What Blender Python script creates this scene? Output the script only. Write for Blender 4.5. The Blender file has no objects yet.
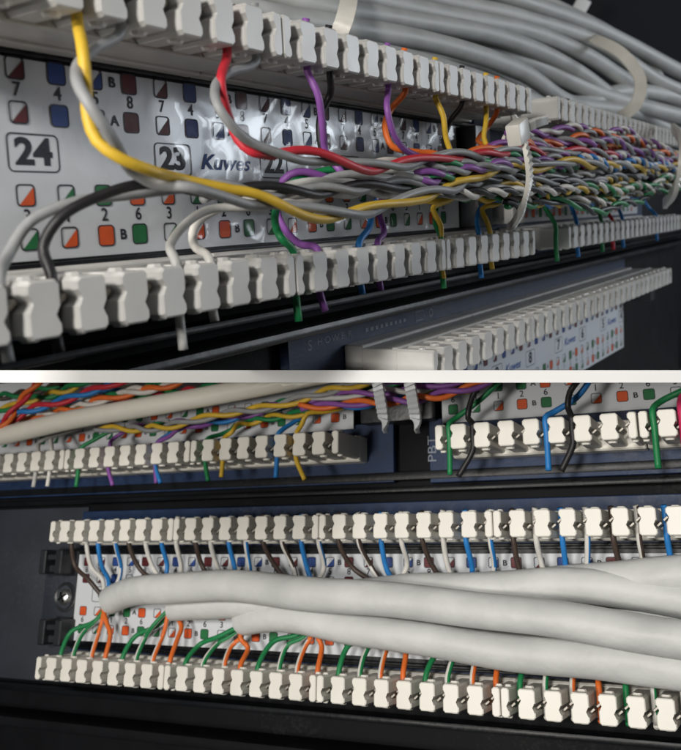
import bpy, bmesh, math, random
from mathutils import Vector, Matrix
random.seed(7)
S = 0.001                       # everything below is written in millimetres
scene = bpy.context.scene
col = scene.collection

# ------------------------------------------------------------------ camera, world, lamps, exposure
FPX, CX, CY = 850.0, 340.5, 310.0          # focal length and principal point in photo pixels (681 x 750)
cam_d = bpy.data.cameras.new('camera')
cam = bpy.data.objects.new('camera', cam_d); col.objects.link(cam); scene.camera = cam
cam.location = (0, 0, 0); cam.rotation_euler = (math.radians(90), 0, 0)
cam_d.sensor_fit = 'HORIZONTAL'; cam_d.sensor_width = 36
cam_d.lens = 36 * FPX / 681
cam_d.shift_x = 0.0; cam_d.shift_y = -(375 - CY) / 681
cam_d.clip_start = 0.004; cam_d.clip_end = 20
cam_d.dof.use_dof = True; cam_d.dof.focus_distance = 0.118; cam_d.dof.aperture_fstop = 72

world = bpy.data.worlds.new('World'); scene.world = world; world.use_nodes = True
bg = world.node_tree.nodes['Background']
bg.inputs[0].default_value = (0.55, 0.62, 0.7, 1); bg.inputs[1].default_value = 0.018

def area(name, loc, target, size, power, color=(1, 1, 1), sy=None):
    d = bpy.data.lights.new(name, 'AREA'); d.size = size * S; d.energy = power; d.color = color
    if sy: d.shape = 'RECTANGLE'; d.size_y = sy * S
    o = bpy.data.objects.new(name, d); col.objects.link(o)
    o.location = Vector(loc) * S
    o.rotation_euler = (Vector(target) - Vector(loc)).to_track_quat('-Z', 'Y').to_euler()
    return o
area('lamp_upper_key', (60, -120, 330), (20, 120, 30), 150, 0.13, (1.0, 0.98, 0.95))
area('lamp_aisle_window', (520, 300, 150), (40, 130, 20), 160, 0.85, (0.86, 0.93, 1.0))
area('lamp_lower_key', (-190, -125, 3), (-10, 150, -55), 50, 0.52, (1.0, 0.96, 0.89))
area('lamp_lower_right', (185, 132, -36), (0, 140, -45), 30, 0.16, (1.0, 0.97, 0.93))
area('lamp_lower_top', (-75, -120, 70), (-15, 155, -62), 30, 0.45, (1.0, 0.97, 0.92))
sp = bpy.data.lights.new('lamp_torch', 'SPOT'); sp.energy = 0.14; sp.spot_size = math.radians(17); sp.spot_blend = 0.9
sp.shadow_soft_size = 0.012; sp.color = (1.0, 0.98, 0.94)
spo = bpy.data.objects.new('lamp_torch', sp); col.objects.link(spo); spo.location = Vector((95, -85, 46)) * S
spo.rotation_euler = (Vector((44, 122, -56)) - Vector((95, -85, 46))).to_track_quat('-Z', 'Y').to_euler()

scene.view_settings.view_transform = 'Standard'; scene.view_settings.look = 'None'
scene.view_settings.exposure = 0.08; scene.view_settings.gamma = 1.0
scene.render.engine = 'CYCLES'

# ------------------------------------------------------------------ frames of the two racks (millimetres)
class Frame:
    def __init__(s, O, U, V, N, sc=1.0):
        s.O = Vector(O) * sc
        s.U = Vector(U).normalized(); s.N = s.U.cross(Vector(V)).normalized(); s.V = s.N.cross(s.U).normalized()
        s.R = Matrix((s.U, s.V, s.N)).transposed()
    def w(s, u, v, n): return s.O + s.U * u + s.V * v + s.N * n
    def at(s, x, y, n):                       # pixel -> point on the plane n of this rack
        d = ray(x, y)
        t = ((s.O + s.N * n).dot(s.N)) / d.dot(s.N)
        return d * t
    def uv(s, x, y, n):
        p = s.at(x, y, n) - s.O
        return p.dot(s.U), p.dot(s.V)
    def matrix(s):
        m = s.R.to_4x4(); m.translation = s.O * S; return m
def ray(x, y): return Vector(((x - CX) / FPX, 1.0, -(y - CY) / FPX))
def atZ(x, y, z): return ray(x, y) * z
T = Frame((-21.02498, 51.54951, 10.39199), (0.53615, 0.83635, 0.11428), (-0.04981, -0.1038, 0.99335), None, 1.2)
B = Frame((-62.46588, 175.627, -59.51535), (0.89631, -0.42571, 0.12409), (0.00768, 0.2947, 0.95556), None, 1.0)

# ------------------------------------------------------------------ materials
def mat(name, colr, rough=0.5, spec=0.5, noise=0.0, nscale=400, bump=0.0, bscale=900, metal=0.0, trans=0.0, coat=0.0, sss=0.0, emit=None, dust=0.0):
    m = bpy.data.materials.new(name); m.use_nodes = True
    nt = m.node_tree; b = nt.nodes['Principled BSDF']
    b.inputs['Base Color'].default_value = (*colr, 1); b.inputs['Roughness'].default_value = rough
    b.inputs['Specular IOR Level'].default_value = spec; b.inputs['Metallic'].default_value = metal
    if coat: b.inputs['Coat Weight'].default_value = coat; b.inputs['Coat Roughness'].default_value = 0.12
    if trans: b.inputs['Transmission Weight'].default_value = trans
    if sss:
        b.inputs['Subsurface Weight'].default_value = sss; b.inputs['Subsurface Radius'].default_value = (0.0008, 0.0006, 0.0004)
    tc = nt.nodes.new('ShaderNodeTexCoord')
    if noise:
        n = nt.nodes.new('ShaderNodeTexNoise'); n.inputs['Scale'].default_value = nscale; n.inputs['Detail'].default_value = 6
        nt.links.new(tc.outputs['Object'], n.inputs['Vector'])
        r = nt.nodes.new('ShaderNodeValToRGB')
        r.color_ramp.elements[0].position = 0.3; r.color_ramp.elements[1].position = 0.7
        lo = [max(0, c * (1 - noise)) for c in colr]; hi = [min(1, c * (1 + noise * 0.5)) for c in colr]
        r.color_ramp.elements[0].color = (*lo, 1); r.color_ramp.elements[1].color = (*hi, 1)
        nt.links.new(n.outputs['Fac'], r.inputs['Fac']); nt.links.new(r.outputs['Color'], b.inputs['Base Color'])
        mr = nt.nodes.new('ShaderNodeMapRange'); mr.inputs['To Min'].default_value = max(0.05, rough - 0.12); mr.inputs['To Max'].default_value = min(1, rough + 0.15)
        nt.links.new(n.outputs['Fac'], mr.inputs['Value']); nt.links.new(mr.outputs['Result'], b.inputs['Roughness'])
    if dust:
        nd = nt.nodes.new('ShaderNodeTexNoise'); nd.inputs['Scale'].default_value = 1700; nd.inputs['Detail'].default_value = 3
        nl = nt.nodes.new('ShaderNodeTexNoise'); nl.inputs['Scale'].default_value = 45
        nt.links.new(tc.outputs['Object'], nd.inputs['Vector']); nt.links.new(tc.outputs['Object'], nl.inputs['Vector'])
        mu = nt.nodes.new('ShaderNodeMath'); mu.operation = 'MULTIPLY'; nt.links.new(nd.outputs['Fac'], mu.inputs[0]); nt.links.new(nl.outputs['Fac'], mu.inputs[1])
        rd = nt.nodes.new('ShaderNodeMapRange'); rd.inputs['From Min'].default_value = .33; rd.inputs['From Max'].default_value = .47; rd.inputs['To Max'].default_value = dust
        nt.links.new(mu.outputs[0], rd.inputs['Value'])
        mc = nt.nodes.new('ShaderNodeMix'); mc.data_type = 'RGBA'; mc.inputs['B'].default_value = (.30, .29, .27, 1)
        src = b.inputs['Base Color'].links
        if src: nt.links.new(src[0].from_socket, mc.inputs['A'])
        else: mc.inputs['A'].default_value = (*colr, 1)
        nt.links.new(rd.outputs['Result'], mc.inputs['Factor']); nt.links.new(mc.outputs['Result'], b.inputs['Base Color'])
    if bump:
        n2 = nt.nodes.new('ShaderNodeTexNoise'); n2.inputs['Scale'].default_value = bscale; n2.inputs['Detail'].default_value = 4
        nt.links.new(tc.outputs['Object'], n2.inputs['Vector'])
        bp = nt.nodes.new('ShaderNodeBump'); bp.inputs['Strength'].default_value = bump; bp.inputs['Distance'].default_value = 0.0004
        nt.links.new(n2.outputs['Fac'], bp.inputs['Height']); nt.links.new(bp.outputs['Normal'], b.inputs['Normal'])
    if emit:
        b.inputs['Emission Color'].default_value = (*emit[:3], 1); b.inputs['Emission Strength'].default_value = emit[3]
    return m
M = {}
M['plastic'] = mat('white_plastic', (0.76, 0.735, 0.67), 0.40, 0.5, 0.06, 160, 0.02, 1500)
M['plastic_t'] = mat('grey_white_plastic', (0.60, 0.59, 0.565), 0.36, 0.5, 0.10, 160, 0.02, 1500)
M['pcb'] = mat('navy_board', (0.012, 0.028, 0.075), 0.5, 0.3, 0.25, 300, 0.1, 2500, dust=.10)
M['black'] = mat('black_powder_coat', (0.006, 0.0065, 0.008), 0.6, 0.1, 0.3, 120, 0.05, 2600, dust=.03)
M['black_gloss'] = mat('black_painted_rail', (0.006, 0.007, 0.009), 0.36, 0.22, 0.3, 90, 0.1, 900, dust=.05)
M['slate'] = mat('slate_chassis_paint', (0.022, 0.027, 0.038), 0.5, 0.45, 0.25, 60, 0.12, 2800, dust=.05)
M['black_plastic'] = mat('black_plastic', (0.02, 0.022, 0.026), 0.36, 0.5, 0.2, 200, 0.1, 1500)
M['label'] = mat('label_film', (0.60, 0.62, 0.65), 0.6, 0.3, 0.04, 120, 0.10, 700)
M['label_t'] = mat('glossy_label_film', (0.60, 0.62, 0.65), 0.30, 0.55, 0.05, 120, 0.35, 130, coat=0.35)
M['metal'] = mat('tinned_contact', (0.30, 0.28, 0.25), 0.5, 0.5, 0.2, 900, metal=1.0)
M['steel'] = mat('screw_steel', (0.75, 0.75, 0.73), 0.32, 0.5, 0.2, 500, metal=1.0)
M['rear'] = mat('dark_rack_interior', (0.012, 0.014, 0.018), 0.7, 0.3, 0.4, 12)
M['jacket'] = mat('grey_cable_jacket', (0.58, 0.59, 0.58), 0.5, 0.4, 0.16, 90, 1.0, 190)
M['jacket_t'] = mat('mid_grey_cable_jacket', (0.50, 0.51, 0.50), 0.5, 0.4, 0.14, 120, 0.4, 160)
M['jacket_w'] = mat('cream_cable_jacket', (0.74, 0.71, 0.63), 0.42, 0.5, 0.05, 160, 0.15, 330)
M['tie'] = mat('milky_nylon', (0.62, 0.60, 0.55), 0.35, 0.5, 0.06, 300, 0.1, 900)
M['tie_clear'] = mat('clear_nylon', (0.62, 0.64, 0.66), 0.28, 0.5, 0.05, 300, 0.1, 900, trans=0.1)
M['divider'] = mat('white_powder_coat', (0.96, 0.96, 0.96), 0.5, 0.5, 0.01, 60, 0.02, 900)
M['silk'] = mat('white_silkscreen', (0.17, 0.19, 0.23), 0.6)
M['amber'] = mat('amber_film', (0.55, 0.44, 0.16), 0.4, 0.5, 0.2, 200)
INK = [('ink_black', (0.02, 0.02, 0.03)), ('ink_brown', (0.11, 0.018, 0.022)), ('ink_blue', (0.022, 0.06, 0.24)),
       ('ink_orange', (0.62, 0.09, 0.02)), ('ink_green', (0.018, 0.15, 0.05)), ('ink_text_blue', (0.02, 0.09, 0.32))]
INKM = [mat(n, c, 0.5, 0.25, 0.12, 900) for n, c in INK]
WC = {'yellow': (0.62, 0.40, 0.035), 'grey': (0.27, 0.275, 0.28), 'light_grey': (0.47, 0.47, 0.45), 'red': (0.52, 0.025, 0.04), 'purple': (0.23, 0.08, 0.32),
      'black': (0.015, 0.014, 0.016), 'brown': (0.06, 0.04, 0.032), 'orange': (0.72, 0.15, 0.025), 'green': (0.012, 0.20, 0.065),
      'blue': (0.02, 0.19, 0.52), 'white': (0.66, 0.64, 0.60), 'pink': (0.66, 0.25, 0.20), 'light_blue': (0.28, 0.45, 0.66), 'crimson': (0.55, 0.03, 0.11)}
WM = {k: mat(k + '_wire_insulation', c, 0.46, 0.4, 0.14, 420, 0.12, 900) for k, c in WC.items()}

# ------------------------------------------------------------------ mesh helpers
def finish(name, bm, mats, parent=None, smooth=True, matrix=None):
    me = bpy.data.meshes.new(name)
    bmesh.ops.recalc_face_normals(bm, faces=bm.faces[:])
    for v in bm.verts: v.co *= S
    bm.to_mesh(me); bm.free()
    for m in (mats if isinstance(mats, (list, tuple)) else [mats]): me.materials.append(m)
    for p in me.polygons: p.use_smooth = smooth
    return link(name, me, parent, matrix)
def link(name, me, parent=None, matrix=None):
    o = bpy.data.objects.new(name, me); col.objects.link(o)
    if parent: o.parent = parent
    if matrix is not None: o.matrix_local = matrix
    return o
def sharp(o, ang=35):
    me = o.data
    me.set_sharp_from_angle(angle=math.radians(ang)); return o
def tag(o, label=None, cat=None, group=None, kind=None):
    if label: o['label'] = label
    if cat: o['category'] = cat
    if group: o['group'] = group
    if kind: o['kind'] = kind
    return o
def empty(name, matrix=None, loc=None):
    o = bpy.data.objects.new(name, None); col.objects.link(o); o.empty_display_size = 0.005
    if matrix is not None: o.matrix_world = matrix
    if loc is not None: o.location = Vector(loc) * S
    return o
def box(bm, x0, x1, y0, y1, z0, z1, bevel=0.0, seg=1):
    r = bmesh.ops.create_cube(bm, size=1)
    vs = r['verts']
    for v in vs:
        v.co = Vector((x0 + (v.co.x + .5) * (x1 - x0), y0 + (v.co.y + .5) * (y1 - y0), z0 + (v.co.z + .5) * (z1 - z0)))
    if bevel:
        es = list({e for v in vs for e in v.link_edges})
        bmesh.ops.bevel(bm, geom=es, offset=bevel, segments=seg, affect='EDGES', profile=0.6)
def prism(bm, pts, z0, z1, bevel=0.0, seg=2):
    a = [bm.verts.new((x, y, z0)) for x, y in pts]; b = [bm.verts.new((x, y, z1)) for x, y in pts]
    f1 = bm.faces.new(b); bm.faces.new(a[::-1]); n = len(pts)
    for i in range(n): bm.faces.new((a[i], a[(i + 1) % n], b[(i + 1) % n], b[i]))
    if bevel: bmesh.ops.bevel(bm, geom=list(f1.edges), offset=bevel, segments=seg, affect='EDGES', profile=0.5)
def catmull(P, step=1.0, closed=False):
    P = [Vector(p) for p in P]
    Q = [P[0] * 2 - P[1]] + P + [P[-1] * 2 - P[-2]]
    out = []
    for i in range(1, len(Q) - 2):
        p0, p1, p2, p3 = Q[i - 1:i + 3]
        # centripetal parameters
        t0 = 0; t1 = t0 + max(1e-4, (p1 - p0).length) ** .5; t2 = t1 + max(1e-4, (p2 - p1).length) ** .5; t3 = t2 + max(1e-4, (p3 - p2).length) ** .5
        n = max(2, int((p2 - p1).length / step))
        for k in range(n):
            t = t1 + (t2 - t1) * k / n
            A1 = p0 * ((t1 - t) / (t1 - t0)) + p1 * ((t - t0) / (t1 - t0))
            A2 = p1 * ((t2 - t) / (t2 - t1)) + p2 * ((t - t1) / (t2 - t1))
            A3 = p2 * ((t3 - t) / (t3 - t2)) + p3 * ((t - t2) / (t3 - t2))
            B1 = A1 * ((t2 - t) / (t2 - t0)) + A2 * ((t - t0) / (t2 - t0))
            B2 = A2 * ((t3 - t) / (t3 - t1)) + A3 * ((t - t1) / (t3 - t1))
            out.append(B1 * ((t2 - t) / (t2 - t1)) + B2 * ((t - t1) / (t2 - t1)))
    out.append(P[-1]); return out
def frames(path, hint=None):
    n = len(path); T_ = []
    for i in range(n):
        d = path[min(n - 1, i + 1)] - path[max(0, i - 1)]
        T_.append(d.normalized() if d.length > 1e-9 else Vector((1, 0, 0)))
    up = hint or Vector((0, 0, 1))
    a = (up - T_[0] * up.dot(T_[0]))
    if a.length < 1e-3: a = Vector((1, 0, 0)) - T_[0] * T_[0].x
    a.normalize(); res = []
    for t in T_:
        if hint is not None: a = hint - t * hint.dot(t)
        else: a = a - t * a.dot(t)
        a.normalize(); res.append((t, a, t.cross(a)))
    return res
def tube(bm, path, r, sides=10, rfun=None, stripe=None, org=Vector((0, 0, 0)), cap=True):
    fr = frames(path); rings = []
    for i, (p, (t, a, b)) in enumerate(zip(path, fr)):
        rr = r * (rfun(i / (len(path) - 1)) if rfun else 1.0)
        rings.append([bm.verts.new(p - org + (a * math.cos(2 * math.pi * k / sides) + b * math.sin(2 * math.pi * k / sides)) * rr) for k in range(sides)])
    for i in range(len(rings) - 1):
        for k in range(sides):
            f = bm.faces.new((rings[i][k], rings[i][(k + 1) % sides], rings[i + 1][(k + 1) % sides], rings[i + 1][k]))
            if stripe and ((k + i // stripe) % sides) in (0, 1, 2): f.material_index = 1
    if cap: bm.faces.new(rings[0][::-1]); bm.faces.new(rings[-1])
def ribbon(bm, path, w, t, hint, org=Vector((0, 0, 0)), rib=0.0, ribn=2):
    fr = frames(path, hint); rings = []
    for i, (p, (tt, a, b)) in enumerate(zip(path, fr)):
        k = t * (1 + (rib if (i // ribn) % 2 else 0))
        rings.append([bm.verts.new(p - org + a * x + b * y) for x, y in ((-t / 2, -w / 2), (k - t / 2, -w / 2), (k - t / 2, w / 2), (-t / 2, w / 2))])
    for i in range(len(rings) - 1):
        for k in range(4): bm.faces.new((rings[i][k], rings[i][(k + 1) % 4], rings[i + 1][(k + 1) % 4], rings[i + 1][k]))
    bm.faces.new(rings[0][::-1]); bm.faces.new(rings[-1])
DIV_TOP, DIV_BOT = 370.2, 382.6                # the divider's two faces, as photo rows
def clip(bm, upper, frame=None, org=Vector((0, 0, 0))):
    """cut everything that would pass through the divider: upper things stop on its top face, lower ones under it"""
    row = DIV_TOP if upper else DIV_BOT
    d = ray(340, row); nrm = Vector((1, 0, 0)).cross(d).normalized()      # points up
    if not upper: nrm = -nrm
    co = Vector((0, 0, 0)) + nrm * 0.02
    if frame is not None:
        co = frame.R.transposed() @ (co - frame.O); nrm = frame.R.transposed() @ nrm
    co = co - org
    r = bmesh.ops.bisect_plane(bm, geom=bm.verts[:] + bm.edges[:] + bm.faces[:], plane_co=co, plane_no=nrm, clear_inner=True)
    ed = [e for e in r['geom_cut'] if isinstance(e, bmesh.types.BMEdge)]
    if ed: bmesh.ops.holes_fill(bm, edges=ed)

# ------------------------------------------------------------------ structure: divider and dark rack interior
bm = bmesh.new()
zt = lambda row, y: -(row - CY) / FPX * y
d0, d1 = 118, 420
vs = []
for y in (d0, d1):
    for row, x in ((DIV_TOP, -1), (DIV_TOP, 1), (DIV_BOT, 1), (DIV_BOT, -1)):
        th0 = (DIV_BOT - DIV_TOP) / FPX * d0 / 2
        zc = zt((DIV_TOP + DIV_BOT) / 2, y)
        vs.append(bm.verts.new((x * 260, y, zc + (th0 if row == DIV_TOP else -th0))))
for f in ((0, 1, 2, 3), (7, 6, 5, 4), (0, 4, 5, 1), (1, 5, 6, 2), (2, 6, 7, 3), (3, 7, 4, 0)): bm.faces.new([vs[i] for i in f])
tag(finish('divider_shelf', bm, M['divider'], smooth=False), 'thin white sheet shelf edge between upper and lower bay', kind='structure')
bm = bmesh.new(); box(bm, -700, 900, 470, 480, -32, 620)
tag(finish('upper_bay_wall', bm, M['rear'], smooth=False), 'dark back wall of the upper bay', kind='structure')
bm = bmesh.new(); box(bm, -500, 600, 440, 450, -420, -34)
tag(finish('lower_bay_wall', bm, M['rear'], smooth=False), 'dark back wall of the lower bay', kind='structure')

# ------------------------------------------------------------------ connector block
def block_mesh(p, h, D, td, mtl, name):
    bm = bmesh.new(); sw = 0.34 * p; tw = p - sw; c = 0.08 * p
    def tooth(x0, x1, left, right):
        H = h / 2; pts = []
        # counter-clockwise from lower left
        pts += [(x0 + c, -H), (x1 - c, -H)]
        if right:
            pts += [(x1, -H + c), (x1, -0.27 * h), (x1 - 0.15 * p, -0.13 * h), (x1 - 0.15 * p, -0.09 * h), (x1, 0.03 * h)]
        else: pts += [(x1, -H + c)]
        pts += [(x1, H - c), (x1 - c, H), (x0 + c, H), (x0, H - c)]
        if left: pts += [(x0, 0.27 * h), (x0 + 0.15 * p, 0.13 * h), (x0 + 0.15 * p, 0.09 * h), (x0, -0.03 * h)]
        pts += [(x0, -H + c)]
        prism(bm, pts, -td, 0, 0.035 * p, 1)
        # moulded knob on both outer faces
        cx = (x0 + x1) / 2; kr = min(0.2 * p, (x1 - x0) * 0.42)
        for sg in (-1, 1):
            q = [(cx + kr * math.cos(a), -2.2 + kr * 0.8 * math.sin(a)) for a in [i * math.pi / 4 for i in range(8)]]
            a_ = [bm.verts.new((x, sg * (H - 0.05), z)) for x, z in q]
            b_ = [bm.verts.new((cx + (x - cx) * .75, sg * (H + 0.07 * h), -2.2 + (z + 2.2) * .75)) for x, z in q]
            for i in range(8): bm.faces.new((a_[i], a_[(i + 1) % 8], b_[(i + 1) % 8], b_[i]))
            bm.faces.new(b_)
    tooth(0.02, tw / 2, False, True)
    for i in range(1, 8): tooth(i * p - tw / 2, i * p + tw / 2, True, True)
    tooth(8 * p - tw / 2, 8 * p - 0.02, True, False)
    box(bm, 0.02, 8 * p - 0.02, -h / 2 + 0.05, h / 2 - 0.05, -D + 3.2, -td + 0.01, 0.12)
    for sg in (-1, 1):            # raised lip behind the teeth, and the wider foot
        y0, y1 = sorted((sg * (h / 2 - 0.2), sg * (h / 2 + 0.22)))
        box(bm, 0.05, 8 * p - 0.05, y0, y1, -td - 0.9, -td + 0.1, 0.15)
    box(bm, 0.0, 8 * p - 0.0, -h / 2 - 0.35, h / 2 + 0.35, -D, -D + 3.3, 0.15)
    o = finish(name, bm, mtl); sharp(o, 18); me = o.data; bpy.data.objects.remove(o); return me
def contact_mesh(p, h, td, name):
    bm = bmesh.new()
    for sg in (-1, 1):          # two spring blades standing diagonally across the slot
        q = Matrix.Rotation(math.radians(40), 4, 'Z')
        b2 = bmesh.new(); box(b2, 0.05 * p if sg > 0 else -0.27 * p, 0.27 * p if sg > 0 else -0.05 * p, -0.045 * h, 0.045 * h, -5.0, -1.5, 0.06)
        for v in b2.verts: v.co = q @ v.co
        me = bpy.data.meshes.new('tmp'); b2.to_mesh(me); b2.free(); bm.from_mesh(me); bpy.data.meshes.remove(me)
    o = finish(name, bm, M['metal'], smooth=False); me = o.data; bpy.data.objects.remove(o); return me
PT, HT, DT, TDT = 4.8, 4.6, 15.2, 6.0
PB, HB, DB, TDB = 4.0, 4.2, 12.8, 9.2
BLK_T = block_mesh(PT, HT, DT, TDT, M['plastic_t'], 'connector_block_wide')
BLK_B = block_mesh(PB, HB, DB, TDB, M['plastic'], 'connector_block')
CON_T = contact_mesh(PT, HT, TDT, 'contact_wide'); CON_B = contact_mesh(PB, HB, TDB, 'contact')
def add_block(parent, me, u0, v, p, con=None, su=1.0, skip=()):
    o = link('connector_block', me, parent); o.location = Vector((u0, v, 0)) * S; o.scale = (su * 0.996, 1, 1)
    if con:
        for i in range(8):
            c = link('contact', con, o); c.location = Vector(((i + .5) * p, 0, 0)) * S
    return o

# ------------------------------------------------------------------ printed label
_glyph = {}
def glyph(txt, bold=0.0, shear=0.0):
    key = (txt, bold, shear)
    if key not in _glyph:
        cu = bpy.data.curves.new('g', 'FONT'); cu.body = txt; cu.size = 1; cu.align_x = 'CENTER'; cu.align_y = 'CENTER'; cu.offset = bold; cu.shear = shear; cu.resolution_u = 3
        o = bpy.data.objects.new('g', cu); col.objects.link(o); bpy.context.view_layer.update()
        me = bpy.data.meshes.new_from_object(o.evaluated_get(bpy.context.evaluated_depsgraph_get()))
        vs = [(v.co.x, v.co.y) for v in me.vertices]; fs = [tuple(p.vertices) for p in me.polygons]
        bpy.data.objects.remove(o); bpy.data.meshes.remove(me); bpy.data.curves.remove(cu); _glyph[key] = (vs, fs)
    return _glyph[key]
def put_text(bm, txt, x, y, sx, sy, z, mi=0, bold=0.012, shear=0.0, rot=0.0):
    vs, fs = glyph(txt, bold, shear); c, s = math.cos(rot), math.sin(rot)
    V_ = [bm.verts.new((x + c * a * sx - s * b * sy, y + s * a * sx + c * b * sy, z)) for a, b in vs]
    for f in fs:
        try: ff = bm.faces.new([V_[i] for i in f]); ff.material_index = mi
        except ValueError: pass
def rr(x, y, hw, hh, r):
    pts = []
    for cx, cy, a0 in ((x + hw - r, y + hh - r, 0), (x - hw + r, y + hh - r, 90), (x - hw + r, y - hh + r, 180), (x + hw - r, y - hh + r, 270)):
        for k in range(4):
            a = math.radians(a0 + 30 * k); pts.append((cx + r * math.cos(a), cy + r * math.sin(a)))
    return pts
def fill(bm, pts, z, mi):
    f = bm.faces.new([bm.verts.new((x, y, z)) for x, y in pts]); f.material_index = mi
def outline(bm, x, y, hw, hh, r, t, z, mi):
    a = [bm.verts.new((*q, z)) for q in rr(x, y, hw, hh, r)]; b = [bm.verts.new((*q, z)) for q in rr(x, y, hw - t, hh - t, r * .8)]
    for i in range(16): bm.faces.new((a[i], a[(i + 1) % 16], b[(i + 1) % 16], b[i])).material_index = mi
def square(bm, x, y, hw, z, ink, half):
    if half:
        q = [p for p in rr(x, y, hw * .92, hw * .92, hw * .35) if (p[0] - x) - (p[1] - y) > -1e-6]
        fill(bm, q, z, ink); outline(bm, x, y, hw, hw, hw * .4, hw * .13, z + 0.02, 0)
    else:
        fill(bm, rr(x, y, hw, hw, hw * .4), z, ink); outline(bm, x, y, hw * 1.04, hw * 1.04, hw * .4, hw * .12, z + 0.02, 0)
# column kinds: 0 -> 8/6, 1 -> 7/3, 2 -> 4/1, 3 -> 5/2
UP = {0: ('8', 1, False), 1: ('7', 1, True), 2: ('4', 2, False), 3: ('5', 2, True)}
LA = {0: ('6', 3, False), 1: ('3', 3, True), 2: ('1', 4, True), 3: ('2', 4, False)}
LBk = {0: ('6', 4, False), 1: ('3', 4, True), 2: ('1', 3, True), 3: ('2', 3, False)}
def label_part(parent, u0, u1, vc, half_v, n, p, ucol, kcol, ncol, k, numbers=(), maker=False, rows='ul', mtl='label', upper=True, frame=None, do_clip=False, sag=0.0):
    bm = bmesh.new(); segs = 40
    grid = [[bm.verts.new((u0 + (u1 - u0) * i / segs, vc + half_v * (2 * j / 6 - 1), n + sag * (math.sin(i * 1.7 + j) * .5 + math.sin(i * .6 - j * 1.3)) * .02)) for j in range(7)] for i in range(segs + 1)]
    for i in range(segs):
        for j in range(6): bm.faces.new((grid[i][j], grid[i + 1][j], grid[i + 1][j + 1], grid[i][j + 1]))
    r = bmesh.ops.extrude_face_region(bm, geom=bm.faces[:])
    for v in r['geom']:
        if isinstance(v, bmesh.types.BMVert): v.co.z -= 0.25
    if do_clip: clip(bm, upper, frame)
    lab = finish('label_strip', bm, M[mtl], parent); sharp(lab, 40)
    bm = bmesh.new(); z = n + 0.025 + sag * 0.035
    hw = 1.08 * k
    for i in range(ncol):
        x = ucol + i * p; kk = (kcol + i) % 4
        if 'u' in rows:
            t, ink, hf = UP[kk]
            square(bm, x, vc + 8.6 * k, hw, z, ink, hf); put_text(bm, t, x, vc + 6.6 * k, 1.9 * k, 1.9 * k, z); square(bm, x, vc + 4.5 * k, hw, z, ink, hf)
            if kk == 3:
                put_text(bm, 'B', x + p * .5, vc + 8.5 * k, 1.7 * k, 1.5 * k, z, 0, 0.03); put_text(bm, 'A', x + p * .5, vc + 4.5 * k, 1.7 * k, 1.5 * k, z, 0, 0.03)
        if 'l' in rows:
            t, ink, hf = LA[kk]; square(bm, x, vc - 3.3 * k, hw, z, ink, hf); put_text(bm, t, x, vc - 5.35 * k, 1.9 * k, 1.9 * k, z)
            t, ink, hf = LBk[kk]; square(bm, x, vc - 7.5 * k, hw, z, ink, hf)
            if kk == 3:
                put_text(bm, 'A', x + p * .5, vc - 3.3 * k, 1.7 * k, 1.5 * k, z, 0, 0.03); put_text(bm, 'B', x + p * .5, vc - 7.5 * k, 1.7 * k, 1.5 * k, z, 0, 0.03)
        if kk == 1 and numbers and i // 4 < len(numbers):
            nx = x + p * .28 * (1 if len(numbers[i // 4]) > 1 else 0.6)
            outline(bm, nx, vc + 0.75 * k, 3.0 * k, 1.85 * k, 0.6 * k, 0.14 * k, z, 0)
            put_text(bm, numbers[i // 4], nx, vc + 0.75 * k, 4.3 * k, 3.5 * k, z, 0, 0.035)
            if maker and (i // 4) % 2 == 1: put_text(bm, 'Kuwes', nx + 9.2 * k, vc + 0.6 * k, 3.4 * k, 2.6 * k, z, 5, 0.02, 0.3)
    if do_clip: clip_open(bm, upper, frame)
    finish('printed_marks', bm, INKM, lab, smooth=False)
    return lab
def clip_open(bm, upper, frame):
    row = DIV_TOP if upper else DIV_BOT
    nrm = Vector((1, 0, 0)).cross(ray(340, row)).normalized()
    if not upper: nrm = -nrm
    co = frame.R.transposed() @ (nrm * 0.02 - frame.O); nrm = frame.R.transposed() @ nrm
    bmesh.ops.bisect_plane(bm, geom=bm.verts[:] + bm.edges[:] + bm.faces[:], plane_co=co, plane_no=nrm, clear_inner=True)
def local_box(name, parent, u0, u1, v0, v1, n0, n1, mtl, bevel=0.15, seg=1, frame=None, upper=None):
    bm = bmesh.new(); box(bm, u0, u1, v0, v1, n0, n1, bevel, seg)
    if upper is not None: clip(bm, upper, frame)
    o = finish(name, bm, mtl, parent); sharp(o, 30); return o

# ================================================================== UPPER BAY
MT = T.matrix()
VT = 12.9
t1 = empty('patch_panel', MT)
tag(t1, 'grey-white punch-down panel with port numbers 24 and 23 on its glossy label', 'patch panel', 'punch-down panels of the upper bay')
U0T = -(PT * .66) / 2
bm = bmesh.new(); bm.from_mesh(BLK_T)            # the block cut off by the picture's left edge ends after two contacts
bmesh.ops.bisect_plane(bm, geom=bm.verts[:] + bm.edges[:] + bm.faces[:], plane_co=(6 * PT * S, 0, 0), plane_no=(1, 0, 0), clear_inner=True)
for v in bm.verts: v.co /= S
o = finish('connector_block', bm, M['plastic_t'], t1); sharp(o, 30); o.location = Vector((U0T - 8 * PT, -VT, 0)) * S
for k in range(0, 3):
    add_block(t1, BLK_T, U0T + k * 8 * PT, -VT, PT, CON_T)
    add_block(t1, BLK_T, U0T + k * 8 * PT, VT, PT, CON_T)
local_box('circuit_board', t1, -12, 117, -17.2, 17.2, -DT - 1.6, -DT, M['pcb'])
local_box('label_holder', t1, -12, 119, -10.45, 10.45, -DT + 0.02, -DT + 0.55, M['black_gloss'])
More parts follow.
